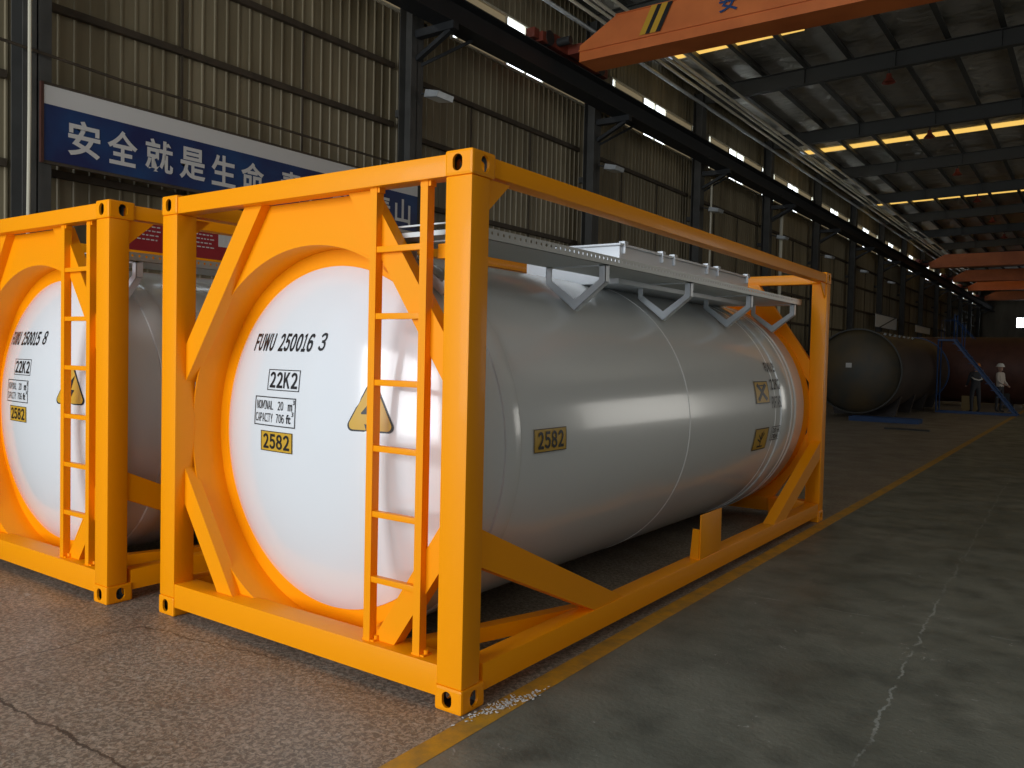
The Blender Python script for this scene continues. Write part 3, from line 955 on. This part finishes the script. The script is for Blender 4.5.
# ================================================================== FAR BACKGROUND
v = empty('pressure_vessel', (-3.72, 23.6, 1.43))
mb = MB(); mb.rev([(1.27, .05), (1.27, 9.2)], 0, 0, 64); mb.build('shell', 'vessel', v)
mb = MB(); mb.rev([(0, -.26), (.5, -.22), (.9, -.12), (1.15, .0), (1.25, .12)], 0, 0, 64); hd = mb.build('vessel_head', 'steelhead', v)
mb = MB(); mb.rev([(1.25, .0), (1.29, .0), (1.29, .05), (1.25, .05)], 0, 0, 64, closed=True); mb.build('rim_flange', 'rafter', v)
mb = MB(); mb.rev([(1.26, 9.1), (1.31, 9.1), (1.31, 9.2), (1.26, 9.2)], 0, 0, 64, closed=True); mb.build('rim_flange', 'blue', v)
mb = MB(); mb.rev([(1.25, 9.2), (1.0, 9.45), (.5, 9.6), (0, 9.65)], 0, 0, 64); mb.build('vessel_head', 'vessel', v)
for y in (1.2, 3.6, 6.0, 8.2):
    mb = MB(); mb.prism([(-.9, -1.38), (.9, -1.38), (1.05, -.75), (.6, -1.12), (0, -1.265), (-.6, -1.12), (-1.05, -.75)], y, y+.2); mb.build('saddle', 'vessel', v)
mb = MB()
for i in range(7):
    a = math.radians(62); mb.tube([(1.26*math.cos(a), .8+i*.75, 1.26*math.sin(a)), (1.33*math.cos(a), .8+i*.75, 1.33*math.sin(a))], .035, 8)
mb.build('nozzle', 'galv', v)
mb = MB(); mb.box(-.25, -.08, -.262, -.25, .10, .24, .002); mb.build('paper_tag', 'bwhite', v)
tag(v, 'large dark unpainted pressure vessel with a round steel head lying beyond the containers', 'pressure vessel')

mb = MB(); mb.box(-3.6, -1.75, 22.35, 22.55, 0, .13).box(-3.6, -1.75, 22.8, 23.0, 0, .13).box(-3.6, -3.5, 22.5, 22.9, .02, .11).box(-1.85, -1.75, 22.5, 22.9, .02, .11)
tag(mb.build('skid_frame', 'blue'), 'low blue steel skid frame on the floor before the dark vessel', 'skid frame')

v2 = empty('pressure_vessel', (0.0, 36.5, 1.5))
mb = MB(); mb.rev([(1.36, -5.5), (1.36, .45)], 0, 0, 48, axis='x'); mb.build('shell', 'rust', v2)
mb = MB(); mb.rev([(1.36, .45), (1.40, .45), (1.40, .55), (0, .55)], 0, 0, 48, axis='x'); mb.build('end_cover', 'dark', v2)
for x in (-4, -.8):
    mb = MB(); mb.prism([(-1.0, -1.5), (1.0, -1.5), (1.05, -.9), (.6, -1.22), (0, -1.355), (-.6, -1.22), (-1.05, -.9)], x, x+.2, 'yz'); mb.build('saddle', 'dark', v2)
tag(v2, 'rust-brown vessel lying crosswise behind the blue stairs', 'pressure vessel')

# blue access stairs
st = empty('access_stairs', (0, 29.6, 0))
for dy in (0, .7):
    mb = MB(); mb.bar((.05, dy, .02), (-1.9, dy, 2.55), .06, .26, upv=(0, 1, 0)); mb.bm.verts.ensure_lookup_table(); mb.build('stringer', 'blue', st)
    mb = MB(); mb.tube([(-1.3, dy, 2.6), (-1.9, dy, 3.25), (-2.3, dy, 3.25), (-2.3, dy, 2.6)], .012, 8)
    for k in (2.6, 3.):
        t_ = k/3; mb.tube([(.0-1.9*t_, dy, .15+2.4*t_), (.0-1.9*t_, dy, .98+2.47*t_)], .016, 6)
    mb.build('handrail', 'blue', st)
for k in range(11):
    t_ = (k+.5)/11; mb = MB(); mb.box(.0-1.92*t_-.12, .0-1.92*t_+.12, .03, .67, .03+2.5*t_, .05+2.5*t_); mb.build('tread', 'blue', st)
mb = MB(); mb.box(-2.4, -1.85, -.02, .72, 2.52, 2.58); mb.build('platform', 'blue', st)
mb = MB(); mb.box(-2.4, .1, -.04, .0, 0, .06).box(-2.4, .1, .7, .74, 0, .06); mb.build('base_frame', 'blue', st)
for dy in (.0, .7):
    mb = MB(); mb.tube([(-2.38, dy, .0), (-2.38, dy, 2.55)], .025, 8); mb.build('leg', 'blue', st)
tag(st, 'blue steel access stairs leaning up to the far end of the vessel', 'stairs')

mb = MB()
for i in range(4):
    mb.box(-1.75, -1.25, 30.95+i*.0, 31.0, .12+i*.12, .22+i*.12)
mb.box(-1.75, -1.69, 31.0, 31.5, .08, .56).box(-1.31, -1.25, 31.0, 31.5, .08, .56).box(-1.75, -1.25, 31.45, 31.5, .1, .56).box(-1.72, -1.28, 31, 31.46, .05, .5)
mb.box(-1.72, -1.62, 31, 31.46, 0, .05).box(-1.38, -1.28, 31, 31.46, 0, .05)
tag(mb.build('wooden_crate', 'wood'), 'pale wooden crate on the floor under the blue stairs', 'crate')


# pale sheets hung on the wall beyond the vessel
for i, (y, z, h, lb) in enumerate(((45.2, 3.9, .36, 'larger pale sheet hung on the wall above the dark vessel'), (56.4, 3.92, .24, 'smaller pale sheet hung further along the wall'))):
    s = empty('wall_sheet', (-7.2, y, z))
    mb = MB(); mb.box(0, .012, -2.7, 2.7, -h, h); mb.build('panel', 'sheet', s)
    mb = MB(); mb.box(.012, .03, -2.72, 2.72, h-.03, h+.01).box(.012, .03, -2.72, 2.72, -h, -h+.03)
    if i == 0: mb.bar((.03, -1.9, -h), (.03, 2.4, h), .04, .04)
    mb.build('batten', 'dark', s)
    tag(s, lb, 'sheet', 'pale sheets on the wall')


# ---- people
def person(name, loc, rz, joints, radii, edges, top_m, leg_m, helmet, arms):
    r = empty(name, loc, rz)
    me = bpy.data.meshes.new('body'); me.from_pydata([Vector(j) for j in joints], edges, [])
    o = bpy.data.objects.new('body', me); col.objects.link(o)
    md = o.modifiers.new('s', 'SKIN'); 
    for i, sv in enumerate(me.skin_vertices[0].data if me.skin_vertices else []): pass
    bpy.context.view_layer.objects.active = o
    if not me.skin_vertices:
        bm = bmesh.new(); bm.from_mesh(me); bm.verts.layers.skin.verify(); bm.to_mesh(me); bm.free()
    for i, sv in enumerate(me.skin_vertices[0].data):
        sv.radius = radii[i]; sv.use_root = (i == 0)
    sd = o.modifiers.new('d', 'SUBSURF'); sd.levels = 2; sd.render_levels = 2
    me2 = eval_mesh(o); bpy.data.objects.remove(o)
    me2.materials.clear()
    for m in (M[top_m], M[leg_m], M['skin'], M['dark']): me2.materials.append(m)
    for p_ in me2.polygons:
        c = p_.center
        p_.use_smooth = True
        p_.material_index = 0
        if c.z < .95: p_.material_index = 1
        if c.z < .09: p_.material_index = 3
        if c.z > 1.47: p_.material_index = 2
        if any((c-Vector(h)).length < .11 for h in arms): p_.material_index = 2
    b = bpy.data.objects.new('body', me2); col.objects.link(b); b.parent = r
    hc = joints[5]
    mb = MB(); prof = [(0, hc[2]+.165), (.07, hc[2]+.155), (.115, hc[2]+.11), (.13, hc[2]+.05), (.16, hc[2]+.035), (.125, hc[2]+.03), (.11, hc[2]+.04)]
    mb.rev(prof, hc[0], hc[1], 24, axis='z'); mb.build('helmet', helmet, r)
    return r


J = [(0, 0, .95), (0, 0, 1.12), (0, .0, 1.32), (0, 0, 1.44), (0, 0, 1.52), (0, .01, 1.62), (0, .01, 1.70),
     (.10, 0, .90), (.12, -.03, .50), (.13, .02, .08), (.13, -.12, .04),
     (-.10, 0, .90), (-.12, .03, .50), (-.13, .05, .08), (-.13, -.09, .04),
     (.19, 0, 1.40), (.26, -.02, 1.14), (.22, -.18, .96), (.21, -.25, .92),
     (-.19, 0, 1.40), (-.25, -.04, 1.14), (-.18, -.22, 1.02), (-.16, -.29, 1.0)]
RR = [(.15, .11), (.14, .105), (.17, .115), (.10, .09), (.055, .06), (.085, .10), (.07, .085),
      (.09, .095), (.065, .07), (.045, .05), (.04, .035), (.09, .095), (.065, .07), (.045, .05), (.04, .035),
      (.065, .07), (.047, .05), (.035, .035), (.03, .025), (.065, .07), (.047, .05), (.035, .035), (.03, .025)]
ED = [(0, 1), (1, 2), (2, 3), (3, 4), (4, 5), (5, 6), (0, 7), (7, 8), (8, 9), (9, 10), (0, 11), (11, 12), (12, 13), (13, 14),
      (2, 15), (15, 16), (16, 17), (17, 18), (2, 19), (19, 20), (20, 21), (21, 22)]
p1 = person('person', (-.62, 31.6, 0), math.radians(70), J, RR, ED, 'cream', 'trouser', 'helmetw', [J[18], J[22]])
tag(p1, 'person in a white helmet and cream shirt standing by the blue stairs', 'person')
p2 = person('person', (-1.3, 30.75, 0), math.radians(-140), J, RR, ED, 'trouser', 'trouser', 'helmeto', [J[18], J[22]])
mb = MB(); mb.tube([(-.17, -.0, 1.30), (-.15, .13, 1.20), (0, .16, 1.16), (.15, .13, 1.20), (.18, .0, 1.27)], .022, 8)
mb.build('reflective_band', 'bwhite', p2)
tag(p2, 'person in an orange helmet and dark clothes behind the blue stairs', 'person')

# ================================================================== SMALL THINGS ON THE FLOOR
rng = random.Random(5)
mb = MB()
for i in range(150):
    t_ = rng.random(); x = max(.022, .03+.10*t_+rng.gauss(0, .02)); y = .03+.42*t_+rng.gauss(0, .05)
    s = rng.uniform(.003, .010); z = .002+rng.random()*.006
    a = rng.uniform(0, 6.28)
    mb.bar((x, y, z), (x+s*math.cos(a)*1.6, y+s*math.sin(a)*1.6, z+.003), s, .002)
tag(mb.build('paint_flakes', 'flake'), 'white paint flakes scattered by the near corner of the container', 'debris', kind='stuff')
mb = MB()
for i in range(46):
    x = rng.gauss(-4.75, .16); y = rng.gauss(-.52, .10); a = rng.uniform(-.5, .9); l = rng.uniform(.06, .26)
    mb.tube([(x, y, .012), (x+l*.5*math.cos(a), y+l*.5*math.sin(a), .03+rng.random()*.05), (x+l*math.cos(a), y+l*math.sin(a), .012)], rng.uniform(.006, .014), 6)
tag(mb.build('scrap_pile', mat('scrap', (.05, .02, .018), .8)), 'small dark reddish heap of scrap on the floor at the far left', 'scrap', kind='stuff')
mb = MB(); mb.box(-2.15, -1.1, 19.9, 20.02, 0, .04); mb.box(-2.0, -1.2, 20.05, 20.12, 0, .03)
tag(mb.build('wooden_batten', 'dark'), 'dark flat batten lying on the floor before the vessel', 'batten')
